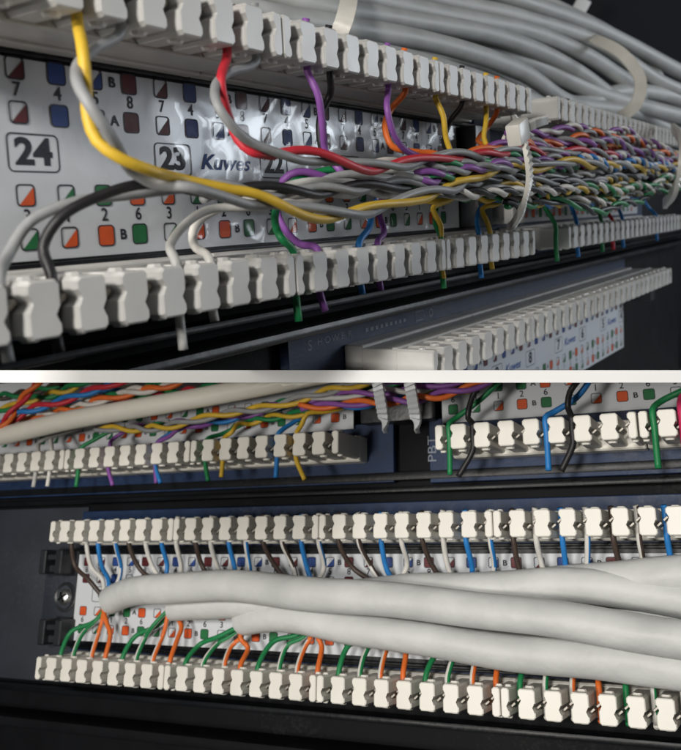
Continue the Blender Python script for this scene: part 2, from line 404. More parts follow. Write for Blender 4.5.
for s_ in (-1, 1):
    local_box('holder_rim', t1, -12, 119, s_ * 10.1 - .3, s_ * 10.1 + .3, -DT + 0.56, -DT + 1.5, M['black_gloss'], 0.2, 2)
local_box('end_post', t1, 112.5, 119.5, -9.6, 9.6, -DT + 0.6, -DT + 4.5, M['black_plastic'], 0.4, 2)
label_part(t1, -8, 111.5, 0, 9.55, -DT + 0.82, PT, 3.7 - PT + 4.8, 3, 22, 1.0, ('24', '23', '22', '21', '20'), True, 'ul', 'label_t', sag=1.0)

fm = bpy.data.materials.new('clear_film'); fm.use_nodes = True; nt = fm.node_tree; nt.nodes.clear()
o_ = nt.nodes.new('ShaderNodeOutputMaterial'); mx = nt.nodes.new('ShaderNodeMixShader'); tr = nt.nodes.new('ShaderNodeBsdfTransparent'); gl = nt.nodes.new('ShaderNodeBsdfGlossy'); fr_ = nt.nodes.new('ShaderNodeFresnel')
gl.inputs['Roughness'].default_value = .13; fr_.inputs['IOR'].default_value = 1.5; tr.inputs['Color'].default_value = (.95, .96, .97, 1)
ml = nt.nodes.new('ShaderNodeMath'); ml.operation = 'MULTIPLY'; ml.inputs[1].default_value = .055; nt.links.new(fr_.outputs[0], ml.inputs[0]); nt.links.new(ml.outputs[0], mx.inputs[0]); nt.links.new(tr.outputs[0], mx.inputs[1]); nt.links.new(gl.outputs[0], mx.inputs[2]); nt.links.new(mx.outputs[0], o_.inputs[0])
bm = bmesh.new(); nu, nv = 60, 14; from mathutils import noise as mn
gv = [[bm.verts.new((34.5 + 76 * i / nu + .6 * math.sin(j * 1.9), -9.2 + 18.4 * j / nv + (.5 * math.sin(i * .9) if j in (0, nv) else 0), -DT + 1.3 + .75 * mn.noise(Vector((i * .33, j * .4, 3))) + .5 * abs(mn.noise(Vector((i * .8, j * .7, 9)))))) for j in range(nv + 1)] for i in range(nu + 1)]
for i in range(nu):
    for j in range(nv): bm.faces.new((gv[i][j], gv[i + 1][j], gv[i + 1][j + 1], gv[i][j + 1]))
flm = finish('clear_film', bm, fm, t1); flm['label'] = 'crinkled clear film lifting off the label'

t2 = empty('patch_panel', MT)
tag(t2, 'far punch-down panel beyond the ribbed cable tie, blurred at right', 'patch panel', 'punch-down panels of the upper bay')
for k in range(3):
    add_block(t2, BLK_T, 128.5 + k * 8 * PT, VT, PT); add_block(t2, BLK_T, 133.5 + k * 8 * PT, -VT, PT)
local_box('circuit_board', t2, 122, 262, -17.2, 17.2, -DT - 1.6, -DT, M['pcb'])
label_part(t2, 140, 252, 0, 9.55, -DT + 0.82, PT, 143, 1, 22, 1.0, ('16', '15', '14', '13', '12'), False, 'ul', 'label_t', sag=1.0)
local_box('end_clip', t2, 121.5, 127.5, -8.8, -3.2, -DT + .02, -DT + 3.5, M['black_plastic'], 0.3, 2)
local_box('end_clip', t2, 129, 131.5, -9.5, -2.8, -DT + .02, -DT + 5, M['plastic_t'], 0.3, 2)
local_box('end_clip', t2, 133.5, 136, -9.5, -2.8, -DT + .02, -DT + 5, M['plastic_t'], 0.3, 2)
local_box('clip_bridge', t2, 131.5, 133.5, -6.8, -5.6, -DT + .02, -DT + 4, M['plastic_t'], 0.2, 1)

# lower panel of the upper bay, seen from above
t3 = empty('patch_panel', MT)
tag(t3, 'bare grey-white connector panel standing on the white shelf edge, seen from above', 'patch panel', 'punch-down panels of the upper bay')
V3 = -28.8
for k in range(4):
    bm = bmesh.new(); bm.from_mesh(BLK_T)
    for v in bm.verts: v.co /= S
    off = Vector((69.5 + k * 8 * PT * 1.068, V3, 0))
    for v in bm.verts: v.co = Vector((v.co.x * 1.066, v.co.y, v.co.z)) + off
    clip(bm, True, T)
    for v in bm.verts: v.co -= off
    o = finish('connector_block', bm, M['plastic_t'], t3); o.location = off * S; sharp(o, 30)
local_box('circuit_board', t3, 55, 238, -33, V3 + 5.6, -DT - 1.6, -DT, M['pcb'], 0.1, 1, T, True)
label_part(t3, 62, 232, -28.8 - 13.0, 9.4, -DT + 0.82, PT * 1.06, 66, 1, 33, 1.0, ('12', '11', '10', '9', '8', '7', '6', '5', '4'), True, 'ul', 'label', upper=True, frame=T, do_clip=True)
bm = bmesh.new()
for i, ch in enumerate('SHOWER'):
    put_text(bm, ch, 60.3 + i * 2.1 + (0.5 if i else 0), V3 + 4.05 - (0 if i else .2), 2.6 if i == 0 else 2.0, 2.2 if i == 0 else 1.5, -DT + 0.05, 0, 0.0)
for i in range(9): box(bm, 76 + i * 1.6, 76.9 + i * 1.6, V3 + 3.7, V3 + 4.3, -DT + .02, -DT + .06)
outline(bm, 95, V3 + 4.1, 1.6, 0.9, .3, .2, -DT + .05, 0); outline(bm, 99.5, V3 + 4.1, .8, .8, .7, .3, -DT + .05, 0)
clip_open(bm, True, T)
finish('board_lettering', bm, M['silk'], t3, smooth=False)
local_box('end_bracket', t3, 234, 239, V3 - 8, V3 - 2.5, -DT, -DT + 9, M['black_plastic'], .4, 2, T, True)
local_box('tape_tab', t3, 200, 224, V3 - 4.2, V3 - 2.5, -DT + 1.3, -DT + 3, M['amber'], .2, 1, T, True)

# chassis of the upper bay
def struct(name, parent_frame, boxes, mtl, label, upper, bevel=.25):
    bm = bmesh.new()
    for b_ in boxes: box(bm, *b_, bevel, 2)
    clip(bm, upper, parent_frame)
    o = finish(name, bm, mtl, None, matrix=parent_frame.matrix()); sharp(o, 30)
    return tag(o, label, kind='structure')
struct('chassis_plate', T, [(-14, 330, -75, 16.8, -DT - 4.2, -DT - 1.8)], M['black'], 'black chassis plate behind the upper connector panels', True)
struct('chassis_rail', T, [(-14, 330, -19.6, -18.6, -DT - 1.7, -DT + 2.0)], M['black_gloss'], 'thin black chassis rail just under the upper bay connectors', True, .35)
struct('chassis_rail', T, [(-14, 330, -22.4, -21.0, -DT - 1.7, -DT + 5.5)], M['black_gloss'], 'wider black chassis rail above the bare connector panel', True, .5)

# ------------------------------------------------------------------ wires
class Slots:
    """snaps a pixel to the nearest contact of a connector row"""
    def __init__(s, F, u0, p, v, h): s.F, s.u0, s.p, s.v, s.h = F, u0, p, v, h
    def u(s, x, y):
        uu, _ = s.F.uv(x, y, -2); i = round((uu - s.u0) / s.p - .5); return s.u0 + (i + .5) * s.p
    def pts(s, u, inner, tail=2.0, lean=0.0, n=-2.0):
        """from the cut end outside, through the slot, out on the inner side"""
        sg = -inner
        return [s.F.w(u + lean * tail, s.v + sg * (s.h / 2 + tail), n + .2), s.F.w(u, s.v + sg * s.h / 2, n), s.F.w(u, s.v, n), s.F.w(u, s.v - sg * (s.h / 2 + .3), n)]
def wire_mesh(path, r, colr, stripe=None, org=Vector((0, 0, 0)), upper=None, sides=10):
    bm = bmesh.new(); tube(bm, path, r, sides, None, 14 if stripe else None, org)
    if upper is not None: clip(bm, upper, None, org)
    mats = [WM[colr]] + ([WM[stripe]] if stripe else [])
    return bm, mats
def helix(center, amp, pitch, phase, wob=0.0):
    fr = frames(center); s = 0; out = []
    for i, (p, (t, a, b)) in enumerate(zip(center, fr)):
        if i: s += (p - center[i - 1]).length
        ph = phase + 2 * math.pi * s / pitch + .5 * math.sin(s * .11 + wob) + .3 * math.sin(s * .27 + 2 * wob)
        k = amp * (1 + .12 * math.sin(s * .19 + wob))
        out.append(p + (a * math.cos(ph) + b * math.sin(ph)) * k)
    return out
def wander(pts, amp):
    """small uneven drift so that no two runs are parallel"""
    a, b, c = [random.random() * 6.28 for _ in range(3)]; s_ = 0; out = []
    for i, p in enumerate(pts):
        if i: s_ += (p - pts[i - 1]).length
        k = amp * min(1, s_ / 8)
        out.append(p + Vector((0, math.sin(s_ * .16 + a), math.sin(s_ * .21 + b) * .8 + math.sin(s_ * .09 + c) * .8)) * k)
    return out
def pair(label, colors, center, legs=(None, None), r=0.56, pitch=9.0, upper=True, group=None, drift=0.35, step=0.8):
    """twisted pair: two wires that leave their contacts, meet and run twisted along the centre line"""
    r = r * (0.80 if upper else 0.9)
    cpts = wander(catmull(center, step), drift)
    o = empty('twisted_pair', loc=center[0])
    tag(o, label, 'wire pair', group); org = Vector(center[0])
    ph = random.random() * 6.28; ptc = pitch * (random.uniform(.7, 1.55) if drift > .5 else random.uniform(.85, 1.2))
    if legs[0] and legs[1]:          # start the twist with each wire on the side its leg comes from
        t_, a_, b_ = frames(cpts)[0]; d_ = Vector(legs[0][-1]) - Vector(legs[1][-1])
        ph = math.atan2(d_.dot(b_), d_.dot(a_)) - .5 * math.sin(0)
    for j in range(2):
        hx = helix(cpts, r * 1.06, ptc, ph + j * math.pi, 1.3 * ptc if not legs[0] else 0)
        leg = legs[j]
        if leg:
            lp = catmull(list(leg) + [hx[2]], 0.7)[:-1]; path = lp + hx[2:]
        else: path = hx
        cc = colors[j]; st = None
        if isinstance(cc, tuple): cc, st = cc
        bm, mats = wire_mesh(path, r, cc, st, org, upper)
        finish('wire', bm, mats, o)
    return o

ST = Slots(T, U0T, PT, VT, HT); SBt = Slots(T, U0T, PT, -VT, HT)
def leg_top(x, y, mids, tail=1.0):
    u = ST.u(x, y); return ST.pts(u, -1 * -1 * -1 if False else -1, tail)[:4] + [T.at(*m) for m in mids]
def leg_bot(x, y, mids, tail=1.5, lean=0.0):
    u = SBt.u(x, y); return SBt.pts(u, 1, tail, lean)[:4] + [T.at(*m) for m in mids]
# pts(): inner=+1 means the inner side lies towards +v (bottom row), -1 towards -v (top row)
def C(*pts): return [T.at(*q) for q in pts]
G = 'twisted pairs gathered in the upper bundle'
FAR = [(600, 6), (690, 9)]
pair('yellow and grey pair looping down past port number 24', ('yellow', 'grey'),
     C((220, 192, 3.5), (262, 201, 4.5), (330, 211, 5), (395, 206, 5), (440, 192, 5), (480, 176, 5.5), (523, 165, 6), (560, 163, 7), (610, 166, 8), (692, 168, 8)),
     (leg_top(80, 14, [(82, 45, .5), (86, 82, 1), (88, 118, 1.2), (97, 141, 1.8), (118, 157, 3), (152, 171, 3.6), (185, 180, 2.2)]),
      leg_top(122, 26, [(94, 49, -1.5), (78, 66, 0), (78, 84, 1.8), (91, 107, 3), (108, 132, 3.2), (121, 154, 2.2), (132, 171, .8), (155, 184, 1.6), (188, 187, 3.8)])), 0.62, 21, group=G)
pair('red and grey pair looping out of the upper row right of port 23', ('red', 'grey'),
     C((262, 154, 2), (310, 157, 3), (365, 163, 4), (420, 160, 4.5), (470, 157, 5), (523, 152, 5), (565, 150, 6), (620, 155, 7), (692, 160, 7)),
     (leg_top(217, 48, [(221, 82, 0), (228, 115, 0), (238, 140, .5), (250, 151, 1.5)]), leg_top(246, 55, [(226, 74, -1), (215, 88, 0), (218, 106, 1.5), (232, 126, 2), (249, 141, 2)])), 0.6, 20, group=G)
pair('black and grey pair curving up from the lower row at far left', ('black', 'grey'),
     C((185, 190, 0), (250, 191, 1), (320, 186, 2), (385, 186, 3), (440, 186, 4), (480, 184, 4), (523, 178, 5), (570, 182, 6), (620, 178, 7), (692, 172, 7)),
     (leg_bot(45, 282, [(43, 248, -3), (60, 218, -2), (100, 196, -1), (145, 184, 0)]), leg_bot(6, 290, [(8, 255, -4), (30, 222, -4), (75, 202, -3), (130, 195, -2)])), 0.6, 17, group=G)
pair('light grey and white pair rising from the lower row under port 23', ('light_grey', 'white'),
     C((235, 204, -3), (300, 199, -1), (360, 196, 0), (420, 191, 1), (470, 186, 2), (523, 182, 3), (570, 176, 5), (692, 170, 6)),
     (leg_bot(165, 268, [(170, 245, -4), (188, 222, -4), (212, 209, -4)], 3.5), leg_bot(200, 265, [(194, 245, -5), (194, 228, -6), (210, 213, -6)], 1.4)), 0.58, 15, group=G)
pair('purple and black pair dropping between the red pair and the orange wire', ('purple', 'black'),
     C((330, 168, -2), (375, 176, 0), (430, 176, 1), (480, 170, 2), (523, 162, 3), (580, 160, 4), (692, 163, 5)),
     (leg_top(316, 68, [(318, 95, -1), (323, 130, -2), (326, 152, -3)]), leg_top(338, 72, [(330, 95, -4), (320, 118, -5), (320, 140, -5), (325, 156, -4)])), 0.56, 15, group=G)
pair('purple and orange pair dropping from the middle of the upper row', ('purple', 'orange'),
     C((415, 156, -1), (450, 155, 1), (490, 149, 2), (523, 146, 3), (580, 152, 4), (692, 160, 5)),
     (leg_top(386, 85, [(387, 108, -1), (393, 132, -1), (403, 148, -1)]), leg_top(401, 90, [(392, 108, -4), (385, 126, -4), (392, 146, -3)])), 0.55, 13, group=G)
pair('yellow and black pair hanging straight from the upper row above the bundle', ('yellow', 'black'),
     C((446, 156, -1), (480, 160, 1), (523, 158, 2), (580, 166, 3), (692, 166, 4)),
     (leg_top(442, 98, [(443, 115, -1), (446, 138, -1)]), leg_top(457, 102, [(451, 120, -4), (444, 142, -4)])), 0.55, 12, group=G)
pair('yellow and orange pair hanging nearest the ribbed cable tie', ('yellow', 'orange'),
     C((484, 148, 0), (523, 150, 1), (580, 146, 2), (640, 152, 3), (692, 158, 3)),
     (leg_top(486, 108, [(486, 122, -1), (484, 138, -1)]), leg_top(497, 112, [(489, 125, -4), (478, 140, -4)])), 0.55, 12, group=G)
pair('green and purple pair crossing the lower black rim left of the blue wire', ('green', 'purple'),
     C((275, 196, -8), (292, 178, -6), (330, 172, -4), (385, 170, -2), (440, 170, -1), (480, 178, 1), (523, 185, 2), (580, 188, 4), (692, 174, 5)),
     (leg_bot(286, 262, [(281, 238, -2), (275, 215, -5)], 3.2), leg_bot(312, 260, [(300, 244, -5), (284, 228, -8), (277, 210, -9)], 2.6, .3)), 0.57, 15, group=G)
pair('blue and purple pair rising from the middle of the lower row', ('blue', 'purple'),
     C((388, 186, -6), (410, 178, -4), (450, 180, -2), (490, 188, 0), (523, 190, 1), (580, 194, 3), (692, 177, 4)),
     (leg_bot(368, 250, [(369, 228, -3), (373, 208, -6), (382, 194, -7)]), leg_bot(386, 249, [(384, 232, -3), (379, 212, -5), (384, 196, -6)])), 0.55, 13, group=G)
pair('green and yellow pair rising beneath the yellow and black pair', ('green', 'yellow'),
     C((436, 200, -4), (465, 198, -2), (500, 196, 0), (523, 196, 1), (575, 200, 2), (692, 180, 3)),
     (leg_bot(434, 243, [(436, 225, -3), (437, 208, -5)], 3.0), leg_bot(447, 242, [(441, 226, -2), (433, 210, -3)])), 0.54, 12, group=G)
pair('blue and yellow pair rising from the lower row nearest the ribbed tie', ('blue', 'yellow'),
     C((482, 203, -3), (505, 202, -1), (523, 201, 1), (580, 204, 2), (692, 183, 3)),
     (leg_bot(478, 235, [(477, 222, -3), (480, 209, -4)], 2.6), leg_bot(491, 235, [(487, 222, -2), (482, 209, -3)])), 0.54, 12, group=G)
pair('two-grey pair running through the middle of the upper bundle', ('grey', 'light_grey'),
     C((205, 196, -4), (260, 192, -3), (320, 179, 0), (380, 178, 2), (440, 178, 3), (523, 172, 4), (600, 172, 5), (692, 167, 6)), (None, None), 0.6, 14, group=G)
extra = [(('grey', 'white'), 'grey and white pair along the top of the upper bundle', [(330, 172, -5), (400, 166, -4), (470, 164, -2), (523, 160, 0), (600, 142, 1), (692, 155, 2)]),
         (('purple', 'green'), 'purple and green pair beside the two-grey pair', [(300, 182, -6), (360, 178, -1), (420, 182, 4), (480, 166, 4), (523, 170, 5), (600, 160, 6), (692, 164, 7)]),
         (('green', 'light_grey'), 'green and light grey pair low in the upper bundle', [(380, 196, -6), (440, 194, -3), (523, 188, 2), (600, 196, 4), (692, 178, 5)])]
extra += [(('purple', 'grey'), 'purple and grey pair weaving through the middle of the upper bundle', [(345, 190, -2), (400, 182, 3), (450, 172, 5), (490, 168, 6), (523, 160, 6), (570, 156, 6)]),
          (('yellow', 'light_grey'), 'yellow and light grey pair low beside the ribbed tie', [(405, 200, -3), (450, 196, 2), (490, 190, 4), (523, 188, 5), (570, 190, 6), (640, 184, 7)]),
          (('green', 'grey'), 'green and grey pair surfacing right of the red pair', [(370, 174, -3), (420, 170, 3), (465, 166, 5), (523, 158, 5), (575, 168, 6)]),
          (('black', 'white'), 'black and white pair tightly twisted near the ribbed tie', [(430, 190, 3), (470, 192, 5), (523, 194, 6), (575, 186, 7)])]
for cs, lb, pts in extra: pair(lb, cs, C(*pts), (None, None), 0.55, 11, group=G, drift=.35)
far_pairs = [(('white', 'purple'), 'white and purple pair arching highest in the far bundle', 122, 128, 140, 160), (('orange', 'grey'), 'orange and grey pair below the arching white and purple pair', 134, 134, 146, 162),
             (('purple', 'grey'), 'purple and grey pair high in the far bundle', 140, 140, 152, 164), (('red', 'light_grey'), 'red and light grey pair high in the far bundle', 148, 147, 156, 165),
             (('purple', 'white'), 'white and purple pair in the middle of the far bundle', 154, 153, 160, 167), (('blue', 'white'), 'blue and white pair in the middle of the far bundle', 160, 160, 165, 168),
             (('crimson', 'light_grey'), 'crimson and light grey pair in the far bundle', 166, 167, 169, 170), 
             (('yellow', 'grey'), 'yellow and grey pair in the lower half of the far bundle', 178, 179, 177, 173), 
             (('green', 'white'), 'green and white pair low in the far bundle', 189, 191, 185, 177), (('yellow', 'green'), 'yellow and green pair low in the far bundle', 194, 197, 189, 179),
             (('brown', 'white'), 'brown and white pair near the bottom of the far bundle', 199, 203, 194, 181), (('green', 'black'), 'green and black pair at the bottom of the far bundle', 204, 209, 199, 184)]
for j, (cs, lb, a, b, c, d) in enumerate(far_pairs):
    pair(lb, cs, C((505, a + 14 if j < 2 else a, 2), (545, (a + b) / 2 + (6 if j < 2 else 0), 3), (590, b, 5 + j % 3), (640, c, 6 + j % 3), (694, d, 8)), (None, None), 0.56, 9, group='twisted pairs of the far bundle', drift=.75)
SF = Slots(T, 133.5, PT, -VT, HT); SFt = Slots(T, 128.5, PT, VT, HT)
def single(label, colr, path, r=0.55, stripe=None, upper=True, name='loose_wire', group=None):
    r *= .84
    p = catmull(path, .7); org = Vector(path[0])
    bm, mats = wire_mesh(p, r, colr, stripe, org, upper)
    o = finish(name, bm, mats); o.location = org * S
    return tag(o, label, 'wire', group)
for x, cl, lb in ((551, 'green', 'green wire at the near end of the far lower row'), (578, 'blue', 'blue wire on the far lower row, right of the green one'), (603, 'green', 'second green wire on the far lower row'),
                  (610, 'red', 'red wire on the far lower row'), (624, 'blue', 'blue wire beside the red one on the far lower row'), (655, 'blue', 'rightmost blue wire on the far lower row')):
    u = SF.u(x, 232)
    if x < 560: u = 131.2
    single(lb, cl, SF.pts(u, 1, 2.4) + [T.at(x - 6, 208, -4), T.at(x - 16, 190, 0)], .55, group='wires of the far lower row')
single('black wire dropping from the far upper row', 'black', SFt.pts(SFt.u(566, 112), -1, .8) + [T.at(556, 128, -4), T.at(560, 148, 0)], .55)

# grey data cables over the upper row
def cable(label, pts, r, mtl, name='data_cable', upper=True, group=None, wob=0.03, rf=None):
    if upper: pts = [pts[0] + (pts[0] - pts[1]).normalized() * 25] + list(pts) + [pts[-1] + (pts[-1] - pts[-2]).normalized() * 60]
    path = catmull(pts, 2.2); org = Vector(pts[0]); bm = bmesh.new(); ph = random.random() * 6
    tube(bm, path, r, 18, rf or (lambda t: 1 + wob * math.sin(ph + t * 23) + wob * .6 * math.sin(2 * ph + t * 51)), None, org)
    if upper is not None: clip(bm, upper, None, org)
    o = finish(name, bm, mtl); o.location = org * S
    return tag(o, label, 'cable', group)
GC = 'grey cables over the upper connector row'
cab = [('grey cable lying nearest the upper connector teeth', [(130, -18, 128), (230, 14, 138), (330, 38, 158), (420, 58, 185), (500, 84, 215), (560, 108, 240), (640, 128, 270)]),
       ('grey cable second up from the upper connector teeth', [(150, -34, 138), (250, 2, 148), (345, 20, 168), (440, 38, 196), (520, 66, 228), (570, 98, 255), (610, 105, 275)]),
       ('grey cable arching under the strap to the crossing', [(200, -38, 150), (300, -6, 162), (400, 12, 188), (500, 32, 225), (570, 62, 258), (620, 98, 285), (660, 122, 300), (700, 140, 315)]),
       ('grey cable along the top edge, over the strap', [(260, -34, 158), (360, -10, 182), (450, 10, 210), (540, 30, 245), (610, 66, 280), (640, 94, 295), (625, 112, 300), (590, 112, 305)]),
       ('topmost grey cable leaving the picture above', [(330, -36, 178), (430, -8, 212), (520, 12, 240), (600, 40, 275), (660, 78, 300), (710, 100, 320)]),
       ('grey cable rearmost at the upper right crossing', [(420, -36, 220), (520, -4, 250), (600, 26, 285), (660, 58, 310), (720, 92, 340)])]
cab += [('grey cable squeezed behind the strap above the teeth', [(100, -30, 150), (210, -8, 160), (330, 8, 185), (430, 28, 212), (520, 54, 242), (600, 90, 275), (660, 108, 295), (720, 122, 320)]),
        ('grey cable dipping lowest before the upper right crossing', [(300, 20, 190), (400, 44, 205), (470, 66, 225), (530, 90, 250), (580, 100, 268), (620, 88, 285), (665, 92, 305), (720, 112, 330)]),
        ('grey cable looping down at the far right of the upper bay', [(560, 4, 290), (610, 30, 300), (650, 62, 312), (668, 96, 318), (690, 128, 330), (720, 150, 340)])]
for lb, pts in cab: cable(lb, [atZ(x, y + max(0, 13 - x * .015), z) for x, y, z in pts], 2.5 * random.uniform(.88, 1.08), M['jacket_t'], group=GC)

def tie(label, path, w, t, hint, head=None, mtl='tie', rib=.6, ribn=2, tail=None, upper=True, group=None, step=.35, name='cable_tie'):
    p = catmull(path, step); org = Vector(path[0]); o = empty(name, loc=org); tag(o, label, 'cable tie', group)
    bm = bmesh.new(); ribbon(bm, p, w, t, hint, org, rib, ribn)
    if upper is not None: clip(bm, upper, None, org)
    s_ = finish('strap', bm, M[mtl], o); sharp(s_, 25)
    if head:
        c, fw, fh, fd, rotm = head; bm = bmesh.new(); box(bm, -fw / 2, fw / 2, -fh / 2, fh / 2, -fd / 2, fd / 2, .35, 2)
        h_ = finish('head', bm, M[mtl], o); sharp(h_, 30); h_.matrix_local = Matrix.Translation((Vector(c) - org) * S) @ rotm.to_4x4()
    if tail:
        bm = bmesh.new(); ribbon(bm, catmull(tail, step), w, t, hint, org, rib, ribn); f_ = finish('tail', bm, M[mtl], o); sharp(f_, 25)
    return o
face = Vector((0.1, -1, 0.1)).normalized()
tie('ribbed milky cable tie with square head round the upper bundle', [T.at(512, 118, -4), T.at(518, 130, 8.5), T.at(526, 150, 10.5), T.at(529, 175, 10.5), T.at(524, 200, 8.5), T.at(514, 222, 0), T.at(508, 228, -8)], 1.5, .5, T.N,
    (T.at(518, 132, 9.5), 4.2, 3.2, 2.2, T.R @ Matrix.Rotation(.35, 3, 'Z')), tail=[T.at(521, 130, 10), T.at(532, 124, 9), T.at(545, 120, 5)], ribn=1, step=.45, group='cable ties in the upper bay')
tie('pale tie strap round the far end of the bundle', [T.at(672, 128, 4), T.at(680, 142, 14), T.at(681, 162, 16), T.at(676, 184, 14), T.at(664, 204, 4)], 2.6, .7, T.N, mtl='tie', group='cable ties in the upper bay')
tie('wide pale strap round the grey cables above the teeth', [atZ(353, -34, 200), atZ(351, -22, 168), atZ(350, -8, 158), atZ(347, 10, 153), atZ(343, 24, 152), atZ(338, 36, 153), atZ(334, 46, 158), atZ(332, 50, 190)], 3.2, .7, Vector((0, -1, 0)), rib=0, group='cable ties in the upper bay')
tie('strap round the grey cables at the upper right crossing', [atZ(570, 34, 310), atZ(592, 38, 268), atZ(624, 56, 258), atZ(640, 80, 258), atZ(637, 102, 258), atZ(622, 116, 266), atZ(600, 118, 310)], 3.6, .8, Vector((0, -1, 0)), rib=0, group='cable ties in the upper bay')
# white plate added to stand in for a bright patch of background light
bm = bmesh.new(); box(bm, -3.5, 3.5, -1, 1, -5, 5, .5, 2)
o = finish('light_patch_plate', bm, M['divider']); o.location = atZ(580, 8, 420) * S; o.rotation_euler = (0, .5, 0); tag(o, 'small pale plate standing in for a patch of light far behind the grey cables', 'plate')

# ================================================================== LOWER BAY
MB_ = B.matrix()
VBt = 13.3; U0B = (PB - .34 * PB) / 2 - .1
b1 = empty('patch_panel', MB_)
tag(b1, 'cream-white punch-down panel with grey cables across its label and a screw at left', 'patch panel', 'punch-down panels of the lower bay')
for k in range(4):
    for v in (VBt, -VBt): add_block(b1, BLK_B, U0B + k * 8 * PB, v, PB, CON_B)
local_box('circuit_board', b1, -2, 140, -16.4, 18.3, -DB - 1.6, -DB, M['pcb'])
local_box('label_holder', b1, -1.6, 138, -10.6, 10.6, -DB + .02, -DB + .5, M['black_gloss'])
for s_ in (-1, 1): local_box('holder_rim', b1, -1.6, 138, s_ * 9.9 - .3, s_ * 9.9 + .3, -DB + .51, -DB + 1.3, M['black_gloss'], .2, 2)
label_part(b1, -1.0, 136, 0, 8.9, -DB + 0.8, PB, 1.5, 0, 34, .86, ('6', '5', '4', '3', '2', '1'), False, 'ul', 'label', sag=.6)
# end bracket with screw and two ribbed clips
local_box('end_plate', b1, -11.5, -1.8, -6.5, 6.5, -DB - 1.5, -DB - .2, M['slate'], .3, 2)
bm = bmesh.new()
for i in range(24):
    a0, a1 = i * math.pi / 12, (i + 1) * math.pi / 12
    q = [(math.cos(a) * rr_, math.sin(a) * rr_) for a in (a0, a1) for rr_ in (2.5, 3.3)]
    for z0, z1 in ((-.3, .5),):
        pts = [(q[0], z1), (q[1], z0), (q[3], z0), (q[2], z1)]
        bm.faces.new([bm.verts.new((x, y, z)) for (x, y), z in pts])
        bm.faces.new([bm.verts.new((x, y, z)) for (x, y), z in [(q[0], z1), (q[2], z1), (q[2], -1.5), (q[0], -1.5)]])
bmesh.ops.remove_doubles(bm, verts=bm.verts[:], dist=.001)
scx, scy = B.uv(66, 597, -DB)
o = finish('screw_recess', bm, M['black_plastic'], b1); o.location = Vector((scx - .3, scy, -DB)) * S
bm = bmesh.new(); prof = [(0, 1.05), (.7, 1.0), (1.3, .75), (1.75, .3), (1.85, -.3)]
rings = [[bm.verts.new((r_ * math.cos(a), r_ * math.sin(a), z)) for a in [i * math.pi / 10 for i in range(20)]] if r_ else [bm.verts.new((0, 0, z))] for r_, z in prof]
for i in range(20): bm.faces.new((rings[0][0], rings[1][i], rings[1][(i + 1) % 20]))
for a_, b_ in zip(rings[1:], rings[2:]):
    for i in range(20): bm.faces.new((a_[i], b_[i], b_[(i + 1) % 20], a_[(i + 1) % 20]))
scr = finish('screw', bm, M['steel'], b1); scr.location = Vector((scx - .3, scy, -DB + .0)) * S
bm = bmesh.new()
for a in (.5, .5 + math.pi / 2):
    b2 = bmesh.new(); box(b2, -1.15, 1.15, -.22, .22, .7, 1.09, 0)
    for v in b2.verts: v.co = Matrix.Rotation(a, 4, 'Z') @ v.co
    me = bpy.data.meshes.new('t'); b2.to_mesh(me); b2.free(); bm.from_mesh(me); bpy.data.meshes.remove(me)
finish('cross_recess', bm, M['black'], scr, smooth=False)
for (x, y) in ((58, 562), (57, 632)):
    cu_, cv_ = B.uv(x, y, -DB + 3)
    bm = bmesh.new()
    for dx in (-2.6, 2.0): box(bm, cu_ + dx - .9, cu_ + dx + .9, cv_ - 2.6, cv_ + 2.6, -DB - .2, -DB + 5.2, .25, 1)
    box(bm, cu_ - 1.9, cu_ + 1.3, cv_ - 2.2, cv_ - .6, -DB - .2, -DB + 3.6, .2, 1); box(bm, cu_ - 1.9, cu_ + 1.3, cv_ + .4, cv_ + 1.6, -DB - .2, -DB + 4.4, .2, 1)
    box(bm, cu_ - 2.8, cu_ + 6, cv_ - 2.9, cv_ + 2.9, -DB - .3, -DB + .5, .2, 1)
    sharp(finish('locking_clip', bm, M['black_plastic'], b1), 30)

VC = 28.3
c1 = empty('patch_panel', MB_)
tag(c1, 'cream-white connector row on a navy board, ending left of the dark notch', 'patch panel', 'punch-down panels of the lower bay')
for k in range(3): add_block(c1, BLK_B, 69.2 - (k + 1) * 33.0, VC, PB, CON_B, 1.028)
local_box('circuit_board', c1, -45, 74.5, 22.0, 33.5, -DB - 1.6, -DB, M['pcb'], .1, 1, B, False)
label_part(c1, -40, 66.3, VC + 13.2, 8.9, -DB + 0.8, PB * 1.03, 62.3 - 24 * PB * 1.03, 3, 25, .86, (), False, 'l', 'label', False, B, True)
d1_ = empty('patch_panel', MB_)
tag(d1_, 'cream-white connector row on a board lettered PBT at upper right', 'patch panel', 'punch-down panels of the lower bay')
for k in range(2): add_block(d1_, BLK_B, 87.6 + k * 33.6, VC - .4, PB, CON_B, 1.045)
local_box('circuit_board', d1_, 81.8, 160, 21.6, 33.5, -DB - 1.6, -DB, M['pcb'], .1, 1, B, False)
label_part(d1_, 84.8, 160, VC + 13.0, 8.9, -DB + 0.8, PB * 1.09, 87.0, 0, 16, .86, (), False, 'l', 'label', False, B, True)
bm = bmesh.new(); tu, tv = B.uv(433, 449, -DB); put_text(bm, 'PBT', tu - .1, tv, 3.0, 2.4, -DB + .05, 0, 0, 0, math.pi / 2)
finish('board_lettering', bm, M['silk'], d1_, smooth=False)

